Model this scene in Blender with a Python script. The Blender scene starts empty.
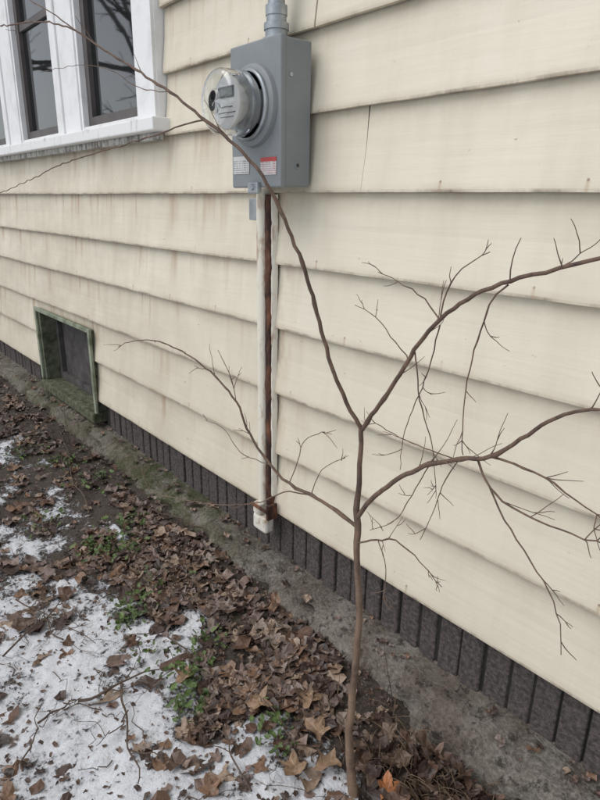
import bpy, bmesh, math, random
from mathutils import Vector, Matrix, noise
random.seed(7)
D=1.4; H=1.12*D
sc=bpy.context.scene
def P(X,dist,Z): return Vector((X*D,(dist-1)*D,H+Z*D))
CX=Vector((.6428,.2477,-.7249)); CY=Vector((.7659,-.1899,.6143)); CZ=Vector((.0145,-.9501,-.3117))
def S(px,py,dist):
    r=Vector((px-300,py-400,600)); t=dist/CY.dot(r)
    return P(CX.dot(r)*t,dist,CZ.dot(r)*t)
# ---------- materials
def newmat(name):
    m=bpy.data.materials.new(name); m.use_nodes=True
    nt=m.node_tree; b=nt.nodes['Principled BSDF']; return m,nt,b
class N:
    def __init__(s,nt): s.nt=nt; s.tc=nt.nodes.new('ShaderNodeTexCoord')
    def co(s,scale=(1,1,1)):
        mp=s.nt.nodes.new('ShaderNodeMapping'); mp.inputs['Scale'].default_value=scale
        s.nt.links.new(s.tc.outputs['Object'],mp.inputs[0]); return mp.outputs[0]
    def noise(s,sc,det=4,rough=.6,scale=(1,1,1)):
        n=s.nt.nodes.new('ShaderNodeTexNoise'); n.inputs['Scale'].default_value=sc; n.inputs['Detail'].default_value=det; n.inputs['Roughness'].default_value=rough
        s.nt.links.new(s.co(scale),n.inputs['Vector']); return n.outputs['Fac']
    def ramp(s,f,a,b,va=0,vb=1):
        n=s.nt.nodes.new('ShaderNodeMapRange'); n.inputs[1].default_value=a; n.inputs[2].default_value=b; n.inputs[3].default_value=va; n.inputs[4].default_value=vb
        s.nt.links.new(f,n.inputs[0]); return n.outputs[0]
    def math(s,op,a,b=None,c=None):
        n=s.nt.nodes.new('ShaderNodeMath'); n.operation=op
        for i,v in enumerate((a,b,c)):
            if v is None: continue
            if isinstance(v,(int,float)): n.inputs[i].default_value=v
            else: s.nt.links.new(v,n.inputs[i])
        return n.outputs[0]
    def mul(s,*a):
        r=a[0]
        for q in a[1:]: r=s.math('MULTIPLY',r,q)
        return r
    def mix(s,f,a,b,mode='MIX'):
        n=s.nt.nodes.new('ShaderNodeMix'); n.data_type='RGBA'; n.blend_type=mode
        for sock,v in ((n.inputs[0],f),(n.inputs[6],a),(n.inputs[7],b)):
            if isinstance(v,(int,float)): sock.default_value=v
            elif isinstance(v,tuple): sock.default_value=(*v,1)
            else: s.nt.links.new(v,sock)
        return n.outputs[2]
    def attr(s,name):
        n=s.nt.nodes.new('ShaderNodeAttribute'); n.attribute_name=name; return n
    def sep(s):
        n=s.nt.nodes.new('ShaderNodeSeparateXYZ'); s.nt.links.new(s.tc.outputs['Object'],n.inputs[0]); return n.outputs
    def bump(s,b,h,st=.3,dist=.01):
        n=s.nt.nodes.new('ShaderNodeBump'); n.inputs['Strength'].default_value=st; n.inputs['Distance'].default_value=dist
        s.nt.links.new(h,n.inputs['Height']); s.nt.links.new(n.outputs[0],b.inputs['Normal'])
def simple(name,c,c2=None,sc=20,rough=.7,metal=0,bump=.15,bd=.003,scale=(1,1,1),lo=.35,hi=.65):
    m,nt,b=newmat(name); n=N(nt); f=n.noise(sc,scale=scale)
    nt.links.new(n.mix(n.ramp(f,lo,hi),c,c2 or tuple(x*.7 for x in c)),b.inputs['Base Color'])
    b.inputs['Roughness'].default_value=rough; b.inputs['Metallic'].default_value=metal
    if bump: n.bump(b,f,bump,bd)
    return m
def siding_mat():
    m,nt,b=newmat('siding_paint'); n=N(nt)
    X,Y,Z=n.sep(); h=n.attr('h').outputs['Fac']; bd=n.attr('tone').outputs['Fac']
    base=n.mix(n.ramp(n.noise(1.3,3),.35,.7),(.785,.73,.60),(.72,.665,.535))
    base=n.mix(n.mul(bd,.3),base,(.65,.59,.465))
    grain=n.noise(14,5,.6,(0.25,1,4)); base=n.mix(n.ramp(grain,.3,.75,0,.22),base,(.60,.54,.42))
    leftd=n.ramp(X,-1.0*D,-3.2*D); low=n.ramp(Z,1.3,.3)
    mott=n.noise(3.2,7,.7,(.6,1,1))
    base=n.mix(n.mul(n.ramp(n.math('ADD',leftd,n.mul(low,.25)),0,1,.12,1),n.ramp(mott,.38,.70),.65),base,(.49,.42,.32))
    wash=n.ramp(n.noise(5,5,.65,(1.6,1,.22)),.45,.75)
    base=n.mix(n.mul(wash,n.ramp(leftd,0,1,.25,.5)),base,(.53,.455,.345))
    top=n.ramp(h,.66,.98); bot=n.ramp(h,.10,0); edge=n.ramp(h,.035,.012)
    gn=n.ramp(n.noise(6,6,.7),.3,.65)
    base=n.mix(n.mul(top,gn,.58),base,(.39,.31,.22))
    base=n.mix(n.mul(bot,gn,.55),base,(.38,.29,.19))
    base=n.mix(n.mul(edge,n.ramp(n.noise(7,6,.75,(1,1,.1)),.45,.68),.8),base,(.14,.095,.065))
    st=n.ramp(n.noise(9,4,.6,(1.5,1,.10)),.54,.70)
    base=n.mix(n.mul(st,n.ramp(h,.2,1),n.ramp(leftd,0,.5,.08,.9)),base,(.37,.21,.105))
    # rust wash either side of the corroded conduit
    cx=n.ramp(n.math('ABSOLUTE',n.math('ADD',X,1.305*D)),.11,.03)
    base=n.mix(n.mul(cx,n.ramp(n.noise(12,4,.7,(1,1,.3)),.45,.62),n.ramp(h,.1,1,.25,.9),.8),base,(.36,.20,.11))
    fx=n.mul(n.math('SUBTRACT',n.math('FRACT',n.math('DIVIDE',n.math('ADD',X,n.mul(bd,.3)),.405)),.5),.405)
    fz=n.mul(n.math('SUBTRACT',h,.10),.26)
    dd=n.math('SQRT',n.math('ADD',n.mul(fx,fx),n.mul(fz,fz)))
    some=n.ramp(n.noise(2.3,1),.46,.56)
    base=n.mix(n.mul(n.ramp(dd,.0048,.002),some,.8),base,(.20,.12,.075))
    drip=n.mul(n.ramp(n.math('ABSOLUTE',fx),.007,.001),n.ramp(h,.10,.09),some,.45); base=n.mix(drip,base,(.42,.27,.16))
    pf=n.mul(n.ramp(n.noise(38,4,.65,(1,1,1.5)),.69,.72),n.ramp(n.noise(2.1,2),.46,.58))
    base=n.mix(n.mul(pf,.75),base,(.30,.225,.165))
    nt.links.new(base,b.inputs['Base Color']); b.inputs['Roughness'].default_value=.6
    n.bump(b,n.math('ADD',grain,n.mul(pf,-.6)),.28,.004)
    return m
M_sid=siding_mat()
M_white=simple('white_trim_paint',(.82,.82,.82),(.64,.63,.61),sc=7,rough=.55,bump=.08,lo=.48,hi=.8)
M_sill=simple('weathered_sill_paint',(.80,.80,.79),(.36,.36,.33),sc=16,rough=.7,bump=.2,lo=.58,hi=.76,scale=(1,1,.5))
M_apron=simple('mildewed_apron',(.55,.54,.50),(.12,.12,.10),sc=30,rough=.85,bump=.2,lo=.45,hi=.65,scale=(1,1,.4))
M_taupe=simple('storm_sash_taupe',(.115,.10,.095),(.08,.07,.068),sc=9,rough=.5,bump=.03)
M_brick=simple('dark_foundation_brick',(.135,.112,.105),(.05,.042,.041),sc=75,rough=.95,bump=.9,bd=.006,lo=.3,hi=.62)
M_mortar=simple('mortar_recess',(.03,.027,.025),sc=30,rough=1)
M_grey=simple('grey_box_paint',(.25,.268,.278),(.205,.222,.232),sc=5,rough=.55,bump=.04,bd=.001)
M_galv=simple('galvanized_metal',(.47,.50,.52),(.30,.33,.35),sc=18,rough=.42,metal=.8,bump=.05,bd=.001)
M_dark=simple('dark_plastic',(.035,.035,.037),rough=.4,bump=0)
M_lcd=simple('lcd_display',(.14,.16,.14),rough=.2,bump=0)
M_plate=simple('meter_plate',(.74,.74,.73),(.62,.62,.61),sc=6,rough=.35,bump=0)
M_rust=simple('rusty_wood',(.035,.016,.013),(.20,.085,.045),sc=24,rough=.9,bump=.8,bd=.006,scale=(1,1,.35),lo=.45,hi=.70)
M_strip=simple('strip_paint',(.74,.70,.60),(.38,.25,.16),sc=26,rough=.65,bump=.25,scale=(1,1,.3),lo=.54,hi=.68)
M_cap=simple('cap_paint',(.74,.71,.64),(.40,.29,.20),sc=22,rough=.65,bump=.25,lo=.48,hi=.66)
M_frameg=simple('aged_window_frame',(.17,.18,.125),(.06,.068,.04),sc=18,rough=.9,bump=.5,bd=.004,lo=.35,hi=.62)
M_frameh=simple('grey_green_metal_flange',(.28,.31,.23),(.12,.14,.085),sc=14,rough=.8,bump=.3,bd=.003,lo=.42,hi=.66)
M_moss=simple('mossy_sill',(.15,.15,.10),(.05,.06,.028),sc=26,rough=1,bump=.9,bd=.008,lo=.35,hi=.6)
M_panel=simple('basement_panel',(.10,.092,.088),(.045,.04,.039),sc=10,rough=.8,bump=.2)
M_roof=simple('roof_shingles',(.07,.07,.075),sc=15,rough=.95)
M_twig=simple('twig_bark',(.13,.095,.07),(.07,.045,.035),sc=60,rough=.85,bump=.3,bd=.001)
M_straw=simple('dry_straw',(.24,.17,.11),(.10,.07,.045),sc=30,rough=.85,bump=0)
M_tree=simple('bare_tree_bark',(.10,.085,.07),sc=20,rough=.95,bump=0)
def barkmat():
    m,nt,b=newmat('sapling_bark'); n=N(nt); X,Y,Z=n.sep()
    f=n.noise(50,5,.7,(1,1,.35)); g=n.noise(9,3)
    c=n.mix(n.ramp(f,.35,.65),(.19,.12,.082),(.075,.048,.038))
    low=n.ramp(Z,.95,.15)
    c=n.mix(n.mul(low,n.ramp(g,.35,.6),.7),c,(.32,.225,.15))
    ring=n.ramp(n.noise(90,2,.5,(.1,.1,1)),.6,.68); c=n.mix(n.mul(ring,.4),c,(.05,.035,.03))
    nt.links.new(c,b.inputs['Base Color']); b.inputs['Roughness'].default_value=.75; n.bump(b,f,.6,.002); return m
M_bark=barkmat()
def glassmat():
    m,nt,b=newmat('window_glass'); b.inputs['Base Color'].default_value=(.012,.014,.015,1); b.inputs['Roughness'].default_value=.03; b.inputs['IOR'].default_value=2.0
    n=N(nt); n.bump(b,n.noise(3,2),.05,.01); return m
M_glass=glassmat()
def clearmat():
    m,nt,b=newmat('meter_glass'); b.inputs['Base Color'].default_value=(.96,.97,.97,1); b.inputs['Roughness'].default_value=.02; b.inputs['Transmission Weight'].default_value=1; b.inputs['IOR'].default_value=1.5
    return m
M_clear=clearmat()
def concrete():
    m,nt,b=newmat('old_concrete'); n=N(nt); X,Y,Z=n.sep()
    f=n.noise(6,8,.75); fine=n.noise(80,4,.7)
    c=n.mix(n.ramp(f,.38,.60),(.25,.225,.19),(.09,.077,.064)); c=n.mix(n.ramp(fine,.42,.66,0,.7),c,(.37,.335,.29))
    c=n.mix(n.mul(n.ramp(n.noise(3,4),.45,.62),.55),c,(.13,.095,.068))
    c=n.mix(n.ramp(n.noise(22,5,.75),.54,.62,0,.85),c,(.04,.032,.027))
    d=n.math('ABSOLUTE',n.math('ADD',X,1.95*D)); ms=n.ramp(d,.72*D,.15*D)
    d2=n.ramp(n.math('ABSOLUTE',n.math('ADD',X,3.2*D)),1.3*D,0,0,.75)
    ms=n.math('MAXIMUM',ms,d2)
    ms=n.mul(ms,n.ramp(n.noise(9,7,.75),.38,.54))
    mc=n.mix(n.ramp(fine,.35,.65),(.03,.04,.012),(.085,.095,.03))
    c=n.mix(n.mul(ms,.9),c,mc)
    nt.links.new(c,b.inputs['Base Color']); b.inputs['Roughness'].default_value=.95
    n.bump(b,n.math('ADD',f,n.mul(fine,.6)),1.0,.02); return m
M_conc=concrete()
def groundmat():
    m,nt,b=newmat('soil_and_snow'); n=N(nt)
    s=n.attr('snow').outputs['Fac']
    fine=n.noise(75,5,.8); med=n.noise(20,6,.7); lo=n.noise(7,4,.6)
    soil=n.mix(n.ramp(fine,.35,.65),(.026,.020,.016),(.115,.088,.07)); soil=n.mix(n.ramp(med,.45,.65,0,.6),soil,(.06,.04,.03))
    soil=n.mix(n.mul(n.ramp(lo,.52,.62),n.ramp(fine,.45,.6),.7),soil,(.05,.06,.022))
    soil=n.mix(n.ramp(n.noise(160,2,.6),.64,.70,0,.6),soil,(.34,.30,.27))
    k=n.math('ADD',s,n.math('ADD',n.mul(n.math('SUBTRACT',fine,.5),1.6),n.math('ADD',n.mul(n.math('SUBTRACT',med,.5),1.9),n.mul(n.math('SUBTRACT',lo,.5),.8))))
    f=n.ramp(k,.42,.60)
    snow=n.mix(n.ramp(k,.5,1.0),(.52,.53,.56),(.84,.86,.90)); 
    nt.links.new(n.mix(f,soil,snow),b.inputs['Base Color']); b.inputs['Roughness'].default_value=.8
    n.bump(b,n.math('ADD',n.mul(f,.6),fine),.8,.012); return m
M_ground=groundmat()
def attrmat(name,rough=.75,bump=.3):
    m,nt,b=newmat(name); n=N(nt); a=n.attr('col').outputs['Color']
    f=n.noise(80,3)
    nt.links.new(n.mix(n.ramp(f,.35,.7,0,.7),a,n.mix(1.0,a,(.45,.42,.40),'MULTIPLY')),b.inputs['Base Color'])
    b.inputs['Roughness'].default_value=rough; n.bump(b,f,bump,.003); return m
M_leaf=attrmat('dead_leaf',.5,.4); M_green=attrmat('green_leaf',.5)
def label_mat(name,head,inkc=(.06,.06,.07)):
    m,nt,b=newmat(name); n=N(nt); X,Y,Z=n.sep(); h=n.attr('h').outputs['Fac']
    rows=n.math('GREATER_THAN',n.math('FRACT',n.mul(h,8)),.5)
    ink=n.mul(rows,n.ramp(n.noise(300,1,.5,(1,0,.05)),.45,.5))
    c=n.mix(n.mul(ink,.75),(.62,.61,.60),inkc)
    c=n.mix(n.math('GREATER_THAN',h,.76),c,head)
    nt.links.new(c,b.inputs['Base Color']); b.inputs['Roughness'].default_value=.5; return m
M_lab1=label_mat('label_white',(.6,.59,.58)); M_lab2=label_mat('label_danger',(.50,.07,.06),(.4,.06,.06))
# ---------- mesh helpers
def obj(name,v,f,mat,parent=None,smooth=False,attrs=None,recalc=False):
    me=bpy.data.meshes.new(name); me.from_pydata([tuple(p) for p in v],[],f); me.update()
    if recalc:
        bm=bmesh.new(); bm.from_mesh(me); bmesh.ops.remove_doubles(bm,verts=bm.verts,dist=1e-5); bmesh.ops.recalc_face_normals(bm,faces=bm.faces); bm.to_mesh(me); bm.free()
    if mat: me.materials.append(mat)
    if smooth: me.polygons.foreach_set('use_smooth',[True]*len(me.polygons))
    if attrs:
        for an,(ty,data) in attrs.items():
            a=me.attributes.new(an,ty,'POINT')
            if ty=='FLOAT': a.data.foreach_set('value',data)
            else: a.data.foreach_set('color',data)
    o=bpy.data.objects.new(name,me); sc.collection.objects.link(o)
    if parent: o.parent=parent
    return o
def empty(name):
    o=bpy.data.objects.new(name,None); sc.collection.objects.link(o); return o
def boxdata(x0,x1,y0,y1,z0,z1):
    v=[(x,y,z) for x in(x0,x1) for y in(y0,y1) for z in(z0,z1)]
    f=[(0,1,3,2),(4,6,7,5),(0,4,5,1),(2,3,7,6),(0,2,6,4),(1,5,7,3)]; return v,f
def boxes(name,lst,mat,parent,bev=.003,seg=2):
    V=[];F=[]
    for b in lst:
        v,f=boxdata(*b); o=len(V); V+=v; F+=[tuple(i+o for i in q) for q in f]
    ob=obj(name,V,F,mat,parent)
    if bev:
        md=ob.modifiers.new('b','BEVEL'); md.width=bev; md.segments=seg; md.limit_method='ANGLE'
    return ob
def wb(X0,X1,d0,d1,Z0,Z1):
    a=P(X0,d0,Z0); b=P(X1,d1,Z1); return (a.x,b.x,a.y,b.y,a.z,b.z)
def lathe(name,prof,center,axis,mat,parent,n=48,smooth=True):
    ax=Vector(axis).normalized(); u=ax.orthogonal().normalized(); w=ax.cross(u)
    V=[];F=[]
    for (r,t) in prof:
        for i in range(n):
            a=2*math.pi*i/n; V.append(center+ax*t+(u*math.cos(a)+w*math.sin(a))*r)
    for j in range(len(prof)-1):
        for i in range(n):
            k=(i+1)%n; F.append((j*n+i,j*n+k,(j+1)*n+k,(j+1)*n+i))
    ob=obj(name,V,F,mat,parent,smooth,recalc=True)
    if smooth:
        ob.modifiers.new('e','EDGE_SPLIT').split_angle=math.radians(35)
    return ob
def tube(V,F,pts,rad,n=6):
    o=len(V); m=len(pts)
    for i,p in enumerate(pts):
        t=(pts[min(i+1,m-1)]-pts[max(i-1,0)])
        if t.length<1e-7: t=Vector((0,0,1))
        t.normalize(); u=t.cross(Vector((.31,.83,.46))).normalized(); w=t.cross(u)
        for k in range(n):
            a=2*math.pi*k/n; V.append(p+(u*math.cos(a)+w*math.sin(a))*rad[i])
    for i in range(m-1):
        for k in range(n):
            q=(k+1)%n; F.append((o+i*n+k,o+i*n+q,o+(i+1)*n+q,o+(i+1)*n+k))
    F.append(tuple(o+(m-1)*n+k for k in range(n)))
def cr(pts,rad,step):
    out=[];R=[]
    for i in range(len(pts)-1):
        p0=pts[max(i-1,0)];p1=pts[i];p2=pts[i+1];p3=pts[min(i+2,len(pts)-1)]
        n=max(2,int((p2-p1).length/step))
        for k in range(n):
            t=k/n; out.append(.5*((2*p1)+(p2-p0)*t+(2*p0-5*p1+4*p2-p3)*t*t+(3*p1-p0-3*p2+p3)*t**3)); R.append(rad[i]+(rad[i+1]-rad[i])*t)
    out.append(pts[-1]);R.append(rad[-1]); return out,R
def interp(x,tab):
    if x<=tab[0][0]: return tab[0][1]
    for (a,b),(c,d) in zip(tab,tab[1:]):
        if x<=c: return b+(d-b)*(x-a)/(c-a)
    return tab[-1][1]
def sm(x): x=max(0,min(1,x)); return x*x*(3-2*x)
# ---------- HOUSE
house=empty('clapboard_house')
lines=[-.895,-.70,-.515,-.3265,-.155,.024,.198,.373]
while lines[-1]<2.0: lines.append(lines[-1]+.176)
XL,XR=-7.5,3.5
WIN=(-4.18,-1.862,.198,1.12); BW=(-3.39,-2.655,-1.0,-.562)
V=[];F=[];HA=[];TA=[]
T=.022
def board(x0,x1,zb,zt,fz0,fz1,seed):
    n=max(1,int((x1-x0)*D/.1)); rows=[fz0,fz0+min(.03,(fz1-fz0)*.3),fz0+(fz1-fz0)*.5,fz1]
    o=len(V); tone=random.Random(int(seed*1000)).random()
    for i in range(n+1):
        X=x0+(x1-x0)*i/n
        for k,fz in enumerate(rows+['u']):
            ff=fz0 if fz=='u' else fz; yb=T if fz=='u' else 0
            z=zb+(zt-zb)*ff
            wob=.0034*noise.noise(Vector((X*D*1.1,seed*3.7,ff*.5)))+.0014*noise.noise(Vector((X*D*7,seed*9,0)))
            cup=.004*math.sin(math.pi*ff)
            y=(0.028*ff)+yb*.8+cup+.005*noise.noise(Vector((X*1.1,seed*5.1,ff)))
            if k==0: y+=.0015
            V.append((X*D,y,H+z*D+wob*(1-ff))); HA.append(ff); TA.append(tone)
    for i in range(n):
        a=o+i*5;b=a+5
        for k in range(3): F.append((a+k,b+k,b+k+1,a+k+1))
        F.append((a+4,b+4,b,a))
    F.append((o,o+1,o+2,o+3,o+4)); q=o+n*5; F.append((q+4,q+3,q+2,q+1,q))
rj=random.Random(3)
for bi in range(len(lines)-1):
    zb=lines[bi]; zt=lines[bi+1]+.013
    joints=[XL]
    if bi==5: joints+=[-4.9,-.985,1.3]
    elif bi==7: joints+=[-1.15,.9]
    elif bi==2: joints+=[-4.4,.2]
    else:
        x=XL+rj.uniform(1,3)
        while x<XR-1:
            if not(-2.6<x<-.35): joints.append(x)
            x+=rj.uniform(2.2,3.2)
    joints=sorted(joints)+[XR]
    for a,b in zip(joints,joints[1:]):
        a+=.0016;b-=.0016
        segs=[(a,b,0,1)]
        for (wx0,wx1,wz0,wz1) in (WIN,BW):
            f0=(wz0-zb)/(zt-zb); f1=(wz1-zb)/(zt-zb)
            if f1<=.02 or f0>=.93: continue
            out=[]
            for (s0,s1,g0,g1) in segs:
                if wx1<=s0 or wx0>=s1: out.append((s0,s1,g0,g1)); continue
                if s0<wx0: out.append((s0,wx0,g0,g1))
                if s1>wx1: out.append((wx1,s1,g0,g1))
                m0=max(s0,wx0);m1=min(s1,wx1)
                if f0>.05: out.append((m0,m1,0,f0))
                if f1<.95: out.append((m0,m1,f1,1))
            segs=out
        for s in segs:
            if s[1]-s[0]>.005: board(s[0],s[1],zb,zt,s[2],s[3],bi+a)
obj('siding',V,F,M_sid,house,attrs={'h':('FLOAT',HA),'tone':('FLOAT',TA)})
ztop=H+lines[-1]*D
boxes('side_and_rear_walls',[(XL*D,XL*D+.12,.06,6,.1,ztop),(XR*D-.12,XR*D,.06,6,.1,ztop),(XL*D,XR*D,6.01,6.13,.1,ztop)],M_sid,house,0)
rv=[(XL*D-.4,-.45,ztop-.05),(XR*D+.4,-.45,ztop-.05),(XR*D+.4,3,ztop+1.9),(XL*D-.4,3,ztop+1.9),(XL*D-.4,6.5,ztop-.05),(XR*D+.4,6.5,ztop-.05)]
ro=obj('roof',rv,[(0,1,2,3),(3,2,5,4),(0,3,4),(1,5,2)],M_roof,house); md=ro.modifiers.new('s','SOLIDIFY'); md.thickness=.12
bl=[];x=XL*D
rb=random.Random(5)
while x<XR*D:
    w=.074+rb.uniform(-.009,.007)
    j=rb.uniform(-.005,.005)
    if not(BW[0]*D-.09<x<BW[1]*D+.02):
        bl.append((x,x+w,.040+j,.10,H-1.13*D,H-.88*D))
    else:
        bl.append((x,x+w,.040,.10,H-1.13*D,H-1.02*D))
    x+=w+rb.uniform(.006,.014)
ob=boxes('foundation_bricks',bl,M_brick,house,.007,2)
boxes('mortar_backing',[(XL*D,BW[0]*D-.02,.050,.3,H-1.2*D,H-.86*D),(BW[1]*D+.02,XR*D,.050,.3,H-1.2*D,H-.86*D),(BW[0]*D-.02,BW[1]*D+.02,.050,.3,H-1.2*D,H-1.03*D)],M_mortar,house,0)
# concrete footing
ZT=[(-4,-1.012),(-2.4,-1.025),(-1.4,-1.050),(-.5,-1.055)]
prof=[(1.04,0),(1.01,-.001),(.985,-.003),(.962,-.007),(.94,-.013),(.922,-.024),(.908,-.040),(.897,-.062),(.889,-.09),(.885,-.125),(.883,-.17),(.88,-.26)]
V=[];F=[];nx=int((XR-XL)*D/.012)
for i in range(nx+1):
    X=XL+(XR-XL)*i/nx
    zb=interp(X,ZT)
    for j,(d,z) in enumerate(prof):
        p=P(X,d,zb+z)
        q=Vector((p.x*3,j*.25,1)); a=noise.noise(q)*.022+noise.noise(q*4)*.012+noise.noise(Vector((p.x*25,j*1.5,3)))*.008
        k=0 if j==0 else 1
        edge=1+1.4*math.exp(-((j-5)/1.8)**2)
        chip=max(0,noise.noise(Vector((p.x*6,j*.5,20)))-.18)*.09*edge
        p.y+=k*(-a*1.2+chip); p.z+=k*(noise.noise(Vector((p.x*5,j*.4,8)))*.016+noise.noise(Vector((p.x*22,j*1.3,5)))*.010+noise.noise(Vector((p.x*60,j*2.3,5)))*.005-chip*.5)
        V.append(p)
m=len(prof)
for i in range(nx):
    for j in range(m-1): a=i*m+j; F.append((a,a+1,a+m+1,a+m))
obj('concrete_footing',V,F,M_conc,house,True)
# triple window
zs=.2475;zt=1.10
panes=[(-2.508,-2.007),(-3.27,-2.756),(-4.033,-3.52)]
edges=[(-2.007,-1.866),(-2.756,-2.508),(-3.52,-3.27),(-4.176,-4.033)]
boxes('window_casing',[wb(a,b,.984,1.05,zs,zt) for a,b in edges]+[wb(-4.176,-1.866,.982,1.05,zt,zt+.06)],M_white,house,.003)
boxes('window_mullion_bead',[wb(a+.07,a+.085,.976,.984,zs,zt) for a,b in edges[1:3]]+[wb(b-.03,b-.002,.974,.984,zs,zt) for a,b in edges[:1]],M_white,house,.002)
boxes('window_sill',[wb(-4.22,-1.835,.945,1.05,.208,.2475)],M_sill,house,.006)
boxes('window_apron',[wb(-4.17,-1.87,.980,1.0,.186,.208)],M_apron,house,.003)
sash=[];gl=[];ins=[]
for a,b in panes:
    ins+= [wb(a,a+.018,.99,1.07,zs,zt),wb(b-.018,b,.99,1.07,zs,zt),wb(a+.018,b-.018,.992,1.07,zs,zs+.02),wb(a+.018,b-.018,.992,1.07,zt-.02,zt)]
    a2=a+.018;b2=b-.018;z0=zs+.02;z1=zt-.02;w=.035
    sash+=[wb(a2,a2+w,1.012,1.05,z0,z1),wb(b2-w,b2,1.012,1.05,z0,z1),wb(a2+w,b2-w,1.012,1.05,z0,z0+w),wb(a2+w,b2-w,1.012,1.05,z1-w,z1),wb(a2+w,b2-w,1.018,1.05,.72,.75)]
    gl.append(wb(a2+w-.003,b2-w+.003,1.030,1.04,z0+.01,z1-.01))
boxes('window_stops',ins,M_white,house,.002); boxes('window_sashes',sash,M_taupe,house,.002); boxes('window_glass',gl,M_glass,house,0)
# basement window
x0,x1,z0,z1=BW
boxes('basement_window_frame',[wb(x0,x0+.03,.998,1.13,z0+.045,z1-.012),wb(x1-.02,x1,1.0,1.13,z0+.045,z1-.012),wb(x0,x1,.999,1.13,z1-.012,z1)],M_frameg,house,.003)
boxes('basement_window_flange',[wb(x0-.02,x0+.006,.985,.9975,z0+.045,z1+.01),wb(x1-.006,x1+.018,.985,.9975,z0+.045,z1+.01),wb(x0+.006,x1-.006,.985,.9975,z1-.01,z1+.01)],M_frameh,house,.003)
boxes('basement_window_sill',[wb(x0-.01,x1+.01,.972,1.13,z0-.005,z0+.045)],M_moss,house,.012,3)
boxes('basement_window_panel',[wb(x0+.03,x1-.02,1.10,1.12,z0+.045,z1-.012)],M_panel,house,0)
boxes('basement_window_sash',[wb(x0+.03,x0+.065,1.075,1.099,z0+.045,z1-.012),wb(x0+.065,x1-.02,1.075,1.099,z0+.045,z0+.085)],M_panel,house,.002)
# ---------- vertical painted conduit with rust
strip=empty('vertical_conduit')
sx=-1.322
def vprof(name,prof,z0,z1,mat,seed,amp=.0012,n=90):
    V=[];F=[];m=len(prof)
    for i in range(n+1):
        z=z0+(z1-z0)*i/n
        for k,(x,d) in enumerate(prof):
            V.append(P(x+amp*(noise.noise(Vector((k*3.3+seed,z*22,0)))*2+noise.noise(Vector((k*3.3+seed,z*70,0)))),d,z))
    for i in range(n):
        for k in range(m-1): a=i*m+k; F.append((a,a+1,a+m+1,a+m))
    F.append(tuple(range(m))); F.append(tuple(n*m+k for k in reversed(range(m))))
    return obj(name,V,F,mat,strip,True)
rr=.0145; arc=[(sx-.010-rr*math.cos(t),1.0-.014-rr*.9*math.sin(t)) for t in [i*math.pi/10 for i in range(11)]]
vprof('painted_conduit',[(arc[0][0],1.01)]+arc+[(arc[-1][0],1.01)],-.91,.035,M_strip,1,.0005)
vprof('rusted_strip',[(sx+.001,1.01),(sx+.002,.988),(sx+.008,.985),(sx+.017,.986),(sx+.023,.990),(sx+.024,1.01)],-.875,.02,M_rust,4,.0030,220)
vprof('painted_edge',[(sx+.0235,1.01),(sx+.0235,.992),(sx+.029,.992),(sx+.030,1.01)],-.84,.02,M_strip,9,.0012,220)
boxes('bottom_cap',[wb(sx-.034,sx+.034,.962,.998,-.962,-.908)],M_cap,strip,.014,3)
boxes('bottom_elbow',[wb(sx-.028,sx+.006,.958,.985,-.908,-.868)],M_cap,strip,.012,3)
boxes('rusted_strap',[wb(sx-.030,sx+.050,.953,.959,-.880,-.870),wb(sx+.040,sx+.050,.959,.996,-.905,-.858)],M_rust,strip,.002)
# ---------- meter
meter=empty('electricity_meter')
bx0,bx1=-1.344,-1.148
boxes('box_body',[wb(bx0+.003,bx1-.003,.918,.995,.037,.343)],M_grey,meter,.005,3)
boxes('box_cover',[wb(bx0,bx1,.904,.920,.034,.346)],M_grey,meter,.006,3)
C=P(-1.247,.904,.212)
lathe('cover_ring',[(.125,0.001),(.1215,-0.016),(.112,-.022),(.104,-.022),(.103,0)],C,(0,1,0),M_grey,meter)
lathe('sealing_ring',[(.104,-.016),(.106,-.024),(.106,-.032),(.102,-.037),(.098,-.037)],C,(0,1,0),M_galv,meter)
def closed_lathe(name,prof,C,mat,n=64):
    V=[];F=[]; m=len(prof)
    for (r,t) in prof:
        for i in range(n):
            a=2*math.pi*i/n; V.append(C+Vector((r*math.cos(a),t,r*math.sin(a))))
    for j in range(m):
        k2=(j+1)%m
        for i in range(n):
            k=(i+1)%n; F.append((j*n+i,j*n+k,k2*n+k,k2*n+i))
    return obj(name,V,F,mat,meter,True,recalc=True)
R=.096;L=.150
def domeprof(r0,rf,l):
    return [(r0,-.03),(r0,-.10)]+[(r0-.022+rf*math.cos(a),-(l-.022)-rf*math.sin(a)) for a in [i*math.pi/2/8 for i in range(1,9)]]+[(.04,-l-.002)]
o1=domeprof(R,.022,L); i1=[(r-.003 if k<2 else r-.001,t+.0025) for k,(r,t) in enumerate(o1)]
closed_lathe('glass_dome',o1+[(.0006,-L-.003)]+[(.0006,-L+.0005)]+i1[::-1],C,M_clear)
lathe('meter_base',[(.0,-.045),(.086,-.045),(.089,-.02)],C,(0,1,0),M_galv,meter)
lathe('meter_frame',[(.058,-.108),(.058,-.045)],C,(0,1,0),M_plate,meter)
lathe('meter_faceplate',[(.0,-.108),(.074,-.108),(.076,-.105),(.076,-.098),(.0,-.098)],C,(0,1,0),M_plate,meter)
boxes('meter_display',[(C.x-.034,C.x+.034,C.y-.111,C.y-.1085,C.z+.018,C.z+.040)],M_lcd,meter,.001)
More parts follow.
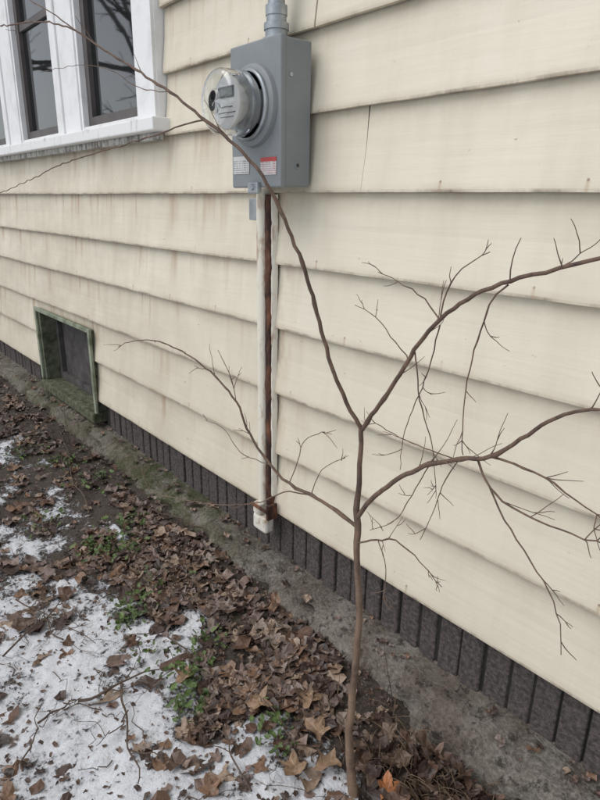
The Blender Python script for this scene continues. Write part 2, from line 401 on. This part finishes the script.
boxes('meter_markings',[(C.x-.040,C.x+.040,C.y-.1095,C.y-.1083,C.z+.013,C.z+.045),(C.x-.03,C.x+.03,C.y-.1095,C.y-.1083,C.z-.014,C.z-.011),(C.x-.045,C.x+.045,C.y-.1095,C.y-.1083,C.z-.030,C.z-.0275),(C.x-.035,C.x+.035,C.y-.1095,C.y-.1083,C.z-.042,C.z-.040)],M_dark,meter,0)
lathe('meter_terminal_ring',[(.080,-.070),(.080,-.062),(.060,-.062),(.060,-.070),(.080,-.070)],C,(0,1,0),M_galv,meter)
cc=P(-1.232,.957,.346)
lathe('conduit_hub',[(.045,0),(.045,.012),(.036,.014),(.036,.035),(.040,.036),(.040,.055),(.032,.058),(.032,.075),(.0345,.076),(.0345,.105),(.0275,.108)],cc,(0,0,1),M_galv,meter)
lathe('conduit',[(.027,.10),(.027,ztop-cc.z)],cc,(0,0,1),M_galv,meter)
boxes('conduit_strap',[(cc.x-.05,cc.x+.05,cc.y-.034,cc.y+.05,cc.z+.36,cc.z+.39)],M_galv,meter,.01,3)
lathe('knockout',[(.0,.004),(.011,.004),(.013,0)],P(-1.151,.955,.083),(1,0,0),M_grey,meter,24)
lathe('knockout_hole',[(.0,.0048),(.006,.0048),(.006,.003)],P(-1.151,.955,.083),(1,0,0),M_dark,meter,24)
lathe('side_screw',[(.0,.003),(.006,.003),(.007,0)],P(-1.151,.935,.27),(1,0,0),M_galv,meter,16)
def label(name,X0,X1,Z0,Z1,mat):
    v=[P(X0,.9028,Z0),P(X1,.9028,Z0),P(X1,.9028,Z1),P(X0,.9028,Z1)]
    o=obj(name,v,[(0,1,2,3)],mat,meter,attrs={'h':('FLOAT',[0,0,1,1])})
    md=o.modifiers.new('s','SOLIDIFY'); md.thickness=.0006; md.offset=1
label('approval_label',-1.335,-1.268,.066,.106,M_lab1); label('danger_label',-1.222,-1.162,.062,.10,M_lab2)
boxes('hasp',[wb(-1.262,-1.222,.892,.906,.020,.046)],M_galv,meter,.004)
lathe('hasp_screw',[(.0,-.004),(.009,-.004),(.011,0)],P(-1.242,.892,.035),(0,1,0),M_galv,meter,16)
boxes('wall_tag',[wb(-1.386,-1.345,.984,.990,-.045,.010)],M_galv,meter,.002)
# ---------- GROUND
def gz(x,y):
    X=x/D; d=(y+D)/D
    a=interp(X,[(-4.5,.065),(-3.9,.06),(-2.39,.043),(-1.32,.032),(-.84,.012),(-.46,-.037),(0,-.04)])*D
    w=sm((d-.45)/.4); z=a*w
    z+=.02*noise.noise(Vector((x*1.3,y*1.3,0)))+.010*noise.noise(Vector((x*4,y*4,2)))
    return z
def snowv(x,y):
    X=x/D; d=(y+D)/D
    thr=interp(X,[(-4,.34),(-2.2,.30),(-1.75,.40),(-1.5,.54),(-1.1,.62),(-.6,.62),(0,.6)])
    v=(thr-d)/.20+.50+.8*noise.noise(Vector((x*2.6,y*2.6,5)))+.8*noise.noise(Vector((x*8,y*8,9)))
    v=min(v,.88+.4*noise.noise(Vector((x*5,y*5,3))))
    if X<-1.7: v=max(min(v,.60+.7*noise.noise(Vector((x*3,y*3,7)))), .26+1.0*noise.noise(Vector((x*4.3,y*4.3,17))) if d<.72 else 0)
    if d>.72: v=min(v,.25)
    return max(0,min(1,v))
def axis(a,b,st,far):
    xs=[a+(b-a)*i/int((b-a)/st) for i in range(int((b-a)/st)+1)]
    s=st;x=b
    while x<far: s*=1.35; x+=s; xs.append(x)
    s=st;x=a
    while x>-far: s*=1.35; x-=s; xs.insert(0,x)
    return xs
xs=axis(-6.5,.6,.016,400); ys=axis(-1.75,.02,.014,400)
V=[];F=[];SA=[]
for x in xs:
    for y in ys:
        s=snowv(x,y); z=gz(x,y)
        if abs(x)<9 and abs(y)<5: z+=.007*noise.noise(Vector((x*18,y*18,1)))+.005*noise.noise(Vector((x*45,y*45,1)))+.008*sm((s-.35)/.4)
        V.append((x,y,z)); SA.append(s)
ny=len(ys)
for i in range(len(xs)-1):
    for j in range(ny-1): a=i*ny+j; F.append((a,a+ny,a+ny+1,a+1))
obj('ground',V,F,M_ground,None,True,attrs={'snow':('FLOAT',SA)})
# leaves
LV=[];LF=[];LC=[]
pal=[(.13,.08,.057),(.21,.145,.105),(.075,.048,.038),(.36,.265,.195),(.27,.195,.165),(.15,.085,.057),(.095,.062,.05),(.19,.14,.12),(.25,.15,.095),(.30,.24,.205),(.06,.042,.035)]
def leaf(c,size,rz,tilt,curl,col,rnd,kind):
    n={'m':20,'o':10,'f':8,'c':5}[kind]
    o=len(LV); rot=Matrix.Rotation(rz,3,'Z')@Matrix.Rotation(tilt[0],3,'X')@Matrix.Rotation(tilt[1],3,'Y')
    fold=rnd.uniform(-.1,.45); ph=rnd.uniform(0,6.3)
    def put(x,y,r):
        z=curl*(x*x*1.3+y*y*.6)/size+abs(x)*fold*.5+.12*size*r*math.sin(3*math.atan2(y,x)+ph)*r+rnd.uniform(-.05,.05)*size*r
        LV.append(c+rot@Vector((x,y,z))); k=rnd.uniform(.85,1.12); LC.extend((*[q*k for q in col],1))
    put(0,0,0)
    if kind in 'fm': rr=[rnd.uniform(.55,1.05) if kind=='f' else rnd.uniform(.85,1.06) for _ in range(n)]
    rings=(1,) if kind=='c' else (.5,1)
    for ri in rings:
        for i in range(n):
            a=2*math.pi*i/n
            if kind=='m':
                lob=[1.0,.78,.52,.74,.92,.70,.50,.66,.74,.50,.36,.50,.74,.66,.50,.70,.92,.74,.52,.78][i]*rr[i]
                r=lob if ri==1 else .5+.5*lob; x=math.sin(a)*r*.56; y=math.cos(a)*r*.58
            elif kind=='o': x=math.sin(a)*.30; y=math.cos(a)*.58*(1.08 if i==0 else 1)
            elif kind=='f': x=math.sin(a)*.42*rr[i]; y=math.cos(a)*.48*rr[i]
            else: x=math.sin(a)*.4*rnd.uniform(.5,1.1); y=math.cos(a)*.5
            put(x*size*ri,y*size*ri,ri)
    if kind=='c':
        for i in range(n): LF.append((o,o+1+i,o+1+(i+1)%n))
        return
    for i in range(n):
        k=(i+1)%n; LF.append((o,o+1+i,o+1+k)); LF.append((o+1+i,o+1+n+i,o+1+n+k,o+1+k))
rl=random.Random(11)
def dens(x,y):
    X=x/D;d=(y+D)/D
    if d>.915: return 0
    s=snowv(x,y); v=1-.90*sm((s-.2)/.35)
    v*=.16+.84*sm(.45+2.2*noise.noise(Vector((x*3.5,y*3.5,31))))
    if X<-1.7: v*=.55 if d<.72 else .7
    if d>.85: v*=.25
    return v
def kindr(): 
    r=rl.random(); return 'm' if r<.32 else ('o' if r<.54 else 'f')
cnt=0
for _ in range(90000):
    if cnt>3700: break
    x=rl.uniform(-7,.3) if rl.random()<.55 else rl.uniform(-2.6,.1); y=rl.uniform(-1.45,-.115)
    if rl.random()>dens(x,y): continue
    size=rl.choice([.032,.042,.052,.062,.078,.09])*rl.uniform(.8,1.15)
    c=Vector((x,y,gz(x,y)+rl.uniform(.006,.018)))
    leaf(c,size,rl.uniform(0,6.3),(rl.gauss(0,.15),rl.gauss(0,.15)),rl.uniform(-.5,.7),rl.choice(pal),rl,kindr()); cnt+=1
for _ in range(10000):
    x=rl.uniform(-5.5,.2) if rl.random()<.5 else rl.uniform(-2.4,-.1); y=rl.uniform(-1.45,-.12)
    if rl.random()<.5*snowv(x,y)+.1: continue
    leaf(Vector((x,y,gz(x,y)+rl.uniform(.004,.016))),rl.uniform(.006,.024),rl.uniform(0,6.3),(rl.gauss(0,.4),rl.gauss(0,.4)),.3,rl.choice(pal[:3]+pal[5:8]),rl,'c')
for _ in range(240):
    X=rl.uniform(-3.8,.1); d=rl.uniform(.94,1.02); zb=interp(X,ZT)
    p=P(X,d,zb+.006-(.008 if d<.96 else 0)); leaf(p,rl.choice([.012,.02,.03,.045]),rl.uniform(0,6.3),(rl.gauss(0,.25),rl.gauss(0,.25)),.3,rl.choice(pal),rl,'f')
for _ in range(520):
    x=rl.gauss(-.60,.16); y=rl.gauss(-.29,.07)
    if y>-.17: y=-.17-rl.random()*.05
    leaf(Vector((x,y,gz(x,y)+rl.uniform(.01,.085))),rl.uniform(.03,.075),rl.uniform(0,6.3),(rl.gauss(0,.7),rl.gauss(0,.7)),rl.uniform(-.5,1.8),rl.choice(pal[:3]+pal[5:7]),rl,kindr())
leaf(Vector((-.78,-.40,gz(-.78,-.40)+.06)),.075,.8,(.5,.2),.8,(.46,.18,.07),rl,'m')
for (x,y) in [(-1.0,-.55),(-1.25,-.5),(-1.05,-.42),(-1.5,-.62),(-.95,-.46),(-1.15,-.36)]:
    leaf(Vector((x,y,gz(x,y)+.03)),.095,rl.uniform(0,6),(.1,.1),.4,(.33,.22,.14),rl,'m')
obj('fallen_leaves',LV,LF,M_leaf,None,False,attrs={'col':('FLOAT_COLOR',LC)})
# green plants
LV=[];LF=[];LC=[]
def G(px,py):
    r=Vector((px-300,py-400,600)); t=-1.10/CZ.dot(r); p=P(CX.dot(r)*t,CY.dot(r)*t,0); return Vector((p.x,p.y,gz(p.x,p.y)))
for (px,py,n,sp) in [(130,615,80,.045),(190,675,60,.05),(185,705,30,.03),(118,552,70,.06),(95,548,50,.04),(62,470,60,.07),(25,455,50,.08),(275,720,25,.03),(205,640,30,.04),(150,585,30,.05),(45,520,35,.06),(275,745,15,.03),(150,650,18,.05),(90,490,40,.08),(130,530,40,.06)]:
    g=G(px,py)
    for _ in range(n):
        x=g.x+rl.gauss(0,sp);y=min(g.y+rl.gauss(0,sp),-.17)
        k=rl.uniform(.5,1.3)
        leaf(Vector((x,y,gz(x,y)+rl.uniform(.015,.05))),rl.uniform(.012,.034),rl.uniform(0,6.3),(rl.gauss(0,.5),rl.gauss(0,.5)),.3,(.11*k,.17*k,.05*k),rl,'o' if rl.random()<.6 else 'f')
obj('green_ground_plants',LV,LF,M_green,None,False,attrs={'col':('FLOAT_COLOR',LC)})
# fallen twigs
V=[];F=[]
def gtwig(a,b,r,lift=.02,fork=True):
    pts=[];n=6
    for i in range(n+1):
        t=i/n; x=a[0]+(b[0]-a[0])*t+rl.gauss(0,.008); y=a[1]+(b[1]-a[1])*t+rl.gauss(0,.008)
        pts.append(Vector((x,y,gz(x,y)+lift+rl.uniform(-.004,.012))))
    q,R=cr(pts,[r*(1-.6*i/n) for i in range(n+1)],.02); tube(V,F,q,R,5)
    if fork:
        for i in (2,4):
            a2=pts[i]; ang=rl.uniform(-1,1); dx,dy=b[0]-a[0],b[1]-a[1]; l=rl.uniform(.2,.4)
            gtwig((a2.x,a2.y),(a2.x+l*(dx*math.cos(ang)-dy*math.sin(ang)),a2.y+l*(dx*math.sin(ang)+dy*math.cos(ang))),r*.55,lift,False)
for (a,b,r) in [((75,700),(160,668),.0055),((120,680),(135,790),.0045),((40,720),(75,700),.004),((5,655),(75,590),.004),((20,770),(40,700),.003),((250,790),(205,700),.003),((170,640),(220,700),.003),((60,640),(30,590),.003),((215,540),(150,520),.004),((90,520),(60,440),.004),((300,750),(260,700),.003),((15,600),(100,640),.003)]:
    A=G(*a);B=G(*b); gtwig((A.x,A.y),(B.x,B.y),r,.028)
for _ in range(280):
    x=rl.uniform(-5,-.2);y=rl.uniform(-1.4,-.2);a=rl.uniform(0,6.3);l=rl.uniform(.05,.22)
    gtwig((x,y),(x+l*math.cos(a),y+l*math.sin(a)),rl.uniform(.0008,.0022),.014,rl.random()<.3)
obj('fallen_twigs',V,F,M_twig)
V=[];F=[]
for _ in range(420):
    x=rl.gauss(-.58,.17);y=min(rl.gauss(-.28,.06),-.17);a=rl.uniform(0,6.3);l=rl.uniform(.05,.19)
    p=Vector((x,y,gz(x,y)+.01)); q=p+Vector((l*math.cos(a)*.8,l*math.sin(a)*.6,rl.uniform(.02,.11))); 
    mid=(p+q)/2+Vector((0,0,.03)); qq,R=cr([p,mid,q],[.0016,.0012,.0006],.03); tube(V,F,qq,R,4)
obj('dry_grass_clump',V,F,M_straw)
V=[];F=[]
for (px,py,l,lean) in [(78,470,.42,-.12),(70,450,.35,.10),(392,705,.34,-.03),(385,700,.22,.10),(96,480,.25,.05)]:
    g=G(px,py); 
    if g.y>-.17: g.y=-.17
    g.z=gz(g.x,g.y); pts=[g+Vector((lean*t*t+.008*math.sin(7*t),-.03*t,l*t)) for t in (0,.25,.5,.75,1)]
    q,R=cr(pts,[.0022,.0018,.0014,.001,.0006],.03); tube(V,F,q,R,5)
obj('dead_weed_stalks',V,F,M_twig)
# ---------- SAPLING
V=[];F=[]
rt=random.Random(21)
B0=.672
def twiglet(p,t,r,tl,dep=0):
    side=Vector((rt.gauss(0,1),rt.gauss(0,.6),rt.gauss(.25,1))); side=(side-t*side.dot(t)).normalized()
    d=(t*.8+side*.6).normalized(); l=tl*rt.uniform(.4,1.3); p=p.copy(); pts2=[p.copy()]
    for s in range(5):
        d=(d+Vector((rt.gauss(0,.13),rt.gauss(0,.13),rt.gauss(0.04,.13)))).normalized(); p=p+d*l/5; pts2.append(p.copy())
    a,b=cr(pts2,[max(r*.5,.0010),.0009,.0008,.0007,.0006,.0005],.02); tube(V,F,a,b,5)
    if dep==0 and rt.random()<.55: twiglet(pts2[rt.choice([2,3])],d,.0012,tl*.55,1)
def br(pts,r0,r1,d0,d1,twigs=0,tl=.12,jit=.003):
    n=len(pts); L=[];R=[]
    for i,(x,y) in enumerate(pts):
        t=i/(n-1); L.append(S(x,y,d0+(d1-d0)*t)); R.append((r0+(r1-r0)*t)*.94)
    q,R=cr(L,R,.018)
    for i in range(2,len(q)-1):
        q[i]=q[i]+Vector((rt.gauss(0,jit*.35),rt.gauss(0,jit*.35),rt.gauss(0,jit*.35)))
        if rt.random()<.14: R[i]*=1.25
    tube(V,F,q,R,7)
    for k in range(int(twigs*1.5+.5)):
        i=int(len(q)*(1-.75*rt.random()**1.5)); i=min(max(i,1),len(q)-2)
        twiglet(q[i],(q[i+1]-q[i-1]).normalized(),R[i],tl)
base=[(356,812),(353,790),(349,740),(353,690),(359,620),(357,560),(357,525),(359,475),(362,428)]
L=[S(x,y,B0) for x,y in base]; L[0].z=L[1].z-.06
q,R=cr(L,[.017,.0145,.0115,.0095,.0083,.0078,.0088,.006,.0055],.02)
for i in range(len(q)):
    R[i]*=1+.14*noise.noise(Vector((0,0,i*.9))); q[i]=q[i]+Vector((noise.noise(Vector((i*.35,0,0)))*.005,noise.noise(Vector((i*.35,9,0)))*.004,0))
tube(V,F,q,R,12)
br([(362,430),(346,402),(331,365),(319,322),(308,280),(295,245),(277,203),(256,167),(230,140),(205,120),(170,92),(130,66),(100,47),(75,30),(40,22),(0,26)],.0056,.0016,B0,.40,3,.06)
br([(205,120),(185,124),(150,137),(100,152),(60,165),(30,180),(0,193),(-25,200)],.0020,.0010,.515,.40,1,.05)
br([(75,30),(50,12),(20,-5),(-10,-15)],.0016,.001,.43,.38,0)
br([(170,92),(140,88),(110,70),(80,65),(40,72)],.0010,.0006,.49,.42,0)
br([(362,430),(379,405),(396,380),(415,350),(440,320),(475,295),(520,278),(560,268),(605,257),(650,248)],.0056,.0028,B0,.60,6,.09)
br([(440,320),(446,292),(462,270),(490,252)],.0018,.0008,.645,.62,1,.05)
br([(440,320),(424,300),(404,285),(378,272)],.0018,.0008,.645,.67,1,.05)
br([(396,380),(408,362),(395,342),(376,318),(355,305)],.0018,.0008,.66,.70,1,.05)
br([(510,280),(512,258),(521,238)],.0014,.0007,.62,.61,0)
br([(508,285),(490,305),(472,360),(463,410),(463,455)],.0018,.001,.62,.66,4,.06)
br([(415,352),(420,400),(432,445),(436,490)],.0017,.0007,.65,.70,3,.06)
br([(440,325),(425,380),(405,430),(400,470)],.0016,.0007,.65,.66,2,.06)
br([(357,518),(371,500),(396,480),(430,464),(460,459),(490,457),(520,440),(550,421),(577,411),(605,410),(640,412)],.0066,.0020,B0,.60,7,.1)
br([(492,457),(515,464),(545,478),(575,500),(605,522)],.0026,.001,.64,.61,3,.08)
br([(478,460),(490,488),(520,512),(560,530),(605,545)],.0026,.0012,.645,.60,3,.08)
br([(490,488),(505,520),(530,560),(548,590),(560,625),(561,655)],.0020,.0007,.64,.58,2,.05)
br([(455,459),(430,450),(400,438),(372,420)],.0014,.001,.65,.68,2,.06)
br([(430,464),(415,490),(395,520),(370,530)],.0014,.0008,.655,.69,3,.06)
br([(460,459),(445,480),(430,520),(420,540)],.0012,.0007,.65,.67,2,.05)
br([(357,527),(335,510),(311,495),(289,484),(270,465),(250,435),(236,402),(215,376),(190,356),(160,342),(135,341),(118,347)],.0052,.001,B0,.52,6,.08)
br([(311,495),(285,492),(260,502),(222,505),(180,499),(150,490),(141,468)],.0022,.0008,.655,.60,3,.06)
br([(311,495),(322,470),(345,458)],.0014,.0008,.66,.68,2,.05)
br([(289,484),(300,455),(305,440),(325,432)],.0014,.0008,.64,.62,2,.05)
br([(236,402),(232,380),(218,350)],.0012,.0007,.58,.56,1,.05)
br([(270,465),(240,452),(225,430),(205,420)],.0013,.0007,.62,.6,1,.05)
br([(357,543),(376,540),(395,540),(420,562),(442,587)],.0028,.0009,B0,.66,4,.06)
br([(378,540),(386,570),(383,600)],.0014,.0008,B0,.68,2,.05)
obj('sapling_tree',V,F,M_bark,None,True)
# ---------- bare trees across the yard (seen mirrored in the glass)
def bare(name,x,y,h,seed):
    r=random.Random(seed); V=[];F=[]
    def grow(p,d,l,rad,dep):
        pts=[p.copy()]
        for s in range(3):
            d=(d+Vector((r.gauss(0,.12),r.gauss(0,.12),r.gauss(.03,.08)))).normalized(); p=p+d*l/3; pts.append(p.copy())
        tube(V,F,pts,[rad*(1-.12*i) for i in range(4)],6 if dep<2 else 3)
        if dep>=6: return
        for k in range(3 if dep<5 else 2):
            s=Vector((r.gauss(0,1),r.gauss(0,1),r.gauss(0,.5))).normalized()
            grow(pts[r.choice([2,3])] if k else p,(d+s*.75).normalized(),l*r.uniform(.62,.8),rad*.6,dep+1)
    grow(Vector((x,y,-.1)),Vector((0,0,1)),h*.3,.02*h,0)
    obj(name,V,F,M_tree)
bare('bare_tree',-12,-6,9,1); bare('bare_tree.001',-17,-9,11,2); bare('bare_tree.002',-9.5,-9,9,3)
# ---------- camera, light
cam=bpy.data.cameras.new('camera'); co=bpy.data.objects.new('camera',cam); sc.collection.objects.link(co)
m=Matrix(((CX.x,-CX.y,-CX.z),(CY.x,-CY.y,-CY.z),(CZ.x,-CZ.y,-CZ.z))).to_4x4(); m.translation=(0,-D,H)
co.matrix_world=m; cam.sensor_fit='VERTICAL'; cam.sensor_height=24; cam.lens=18; cam.clip_start=.02; cam.clip_end=2000; sc.camera=co
w=bpy.data.worlds.new('World'); sc.world=w; w.use_nodes=True; nt=w.node_tree
sky=nt.nodes.new('ShaderNodeTexSky'); sky.sky_type='NISHITA'; sky.sun_disc=False
el=math.radians(52); sd=Vector((-.35,-1,0)).normalized()
sky.sun_elevation=el; sky.sun_rotation=math.atan2(sd.x,sd.y)
hs=nt.nodes.new('ShaderNodeHueSaturation'); hs.inputs['Saturation'].default_value=.3
nt.links.new(sky.outputs[0],hs.inputs['Color']); nt.links.new(hs.outputs[0],nt.nodes['Background'].inputs[0]); nt.nodes['Background'].inputs[1].default_value=.15
sl=bpy.data.lights.new('sun','SUN'); sl.energy=1.5; sl.angle=math.radians(50); sl.color=(1,.98,.96); so=bpy.data.objects.new('sun',sl); sc.collection.objects.link(so)
dirv=Vector((sd.x*math.cos(el),sd.y*math.cos(el),math.sin(el))); so.rotation_euler=dirv.to_track_quat('Z','Y').to_euler()
sc.view_settings.view_transform='Standard'; sc.view_settings.look='None'; sc.view_settings.exposure=0
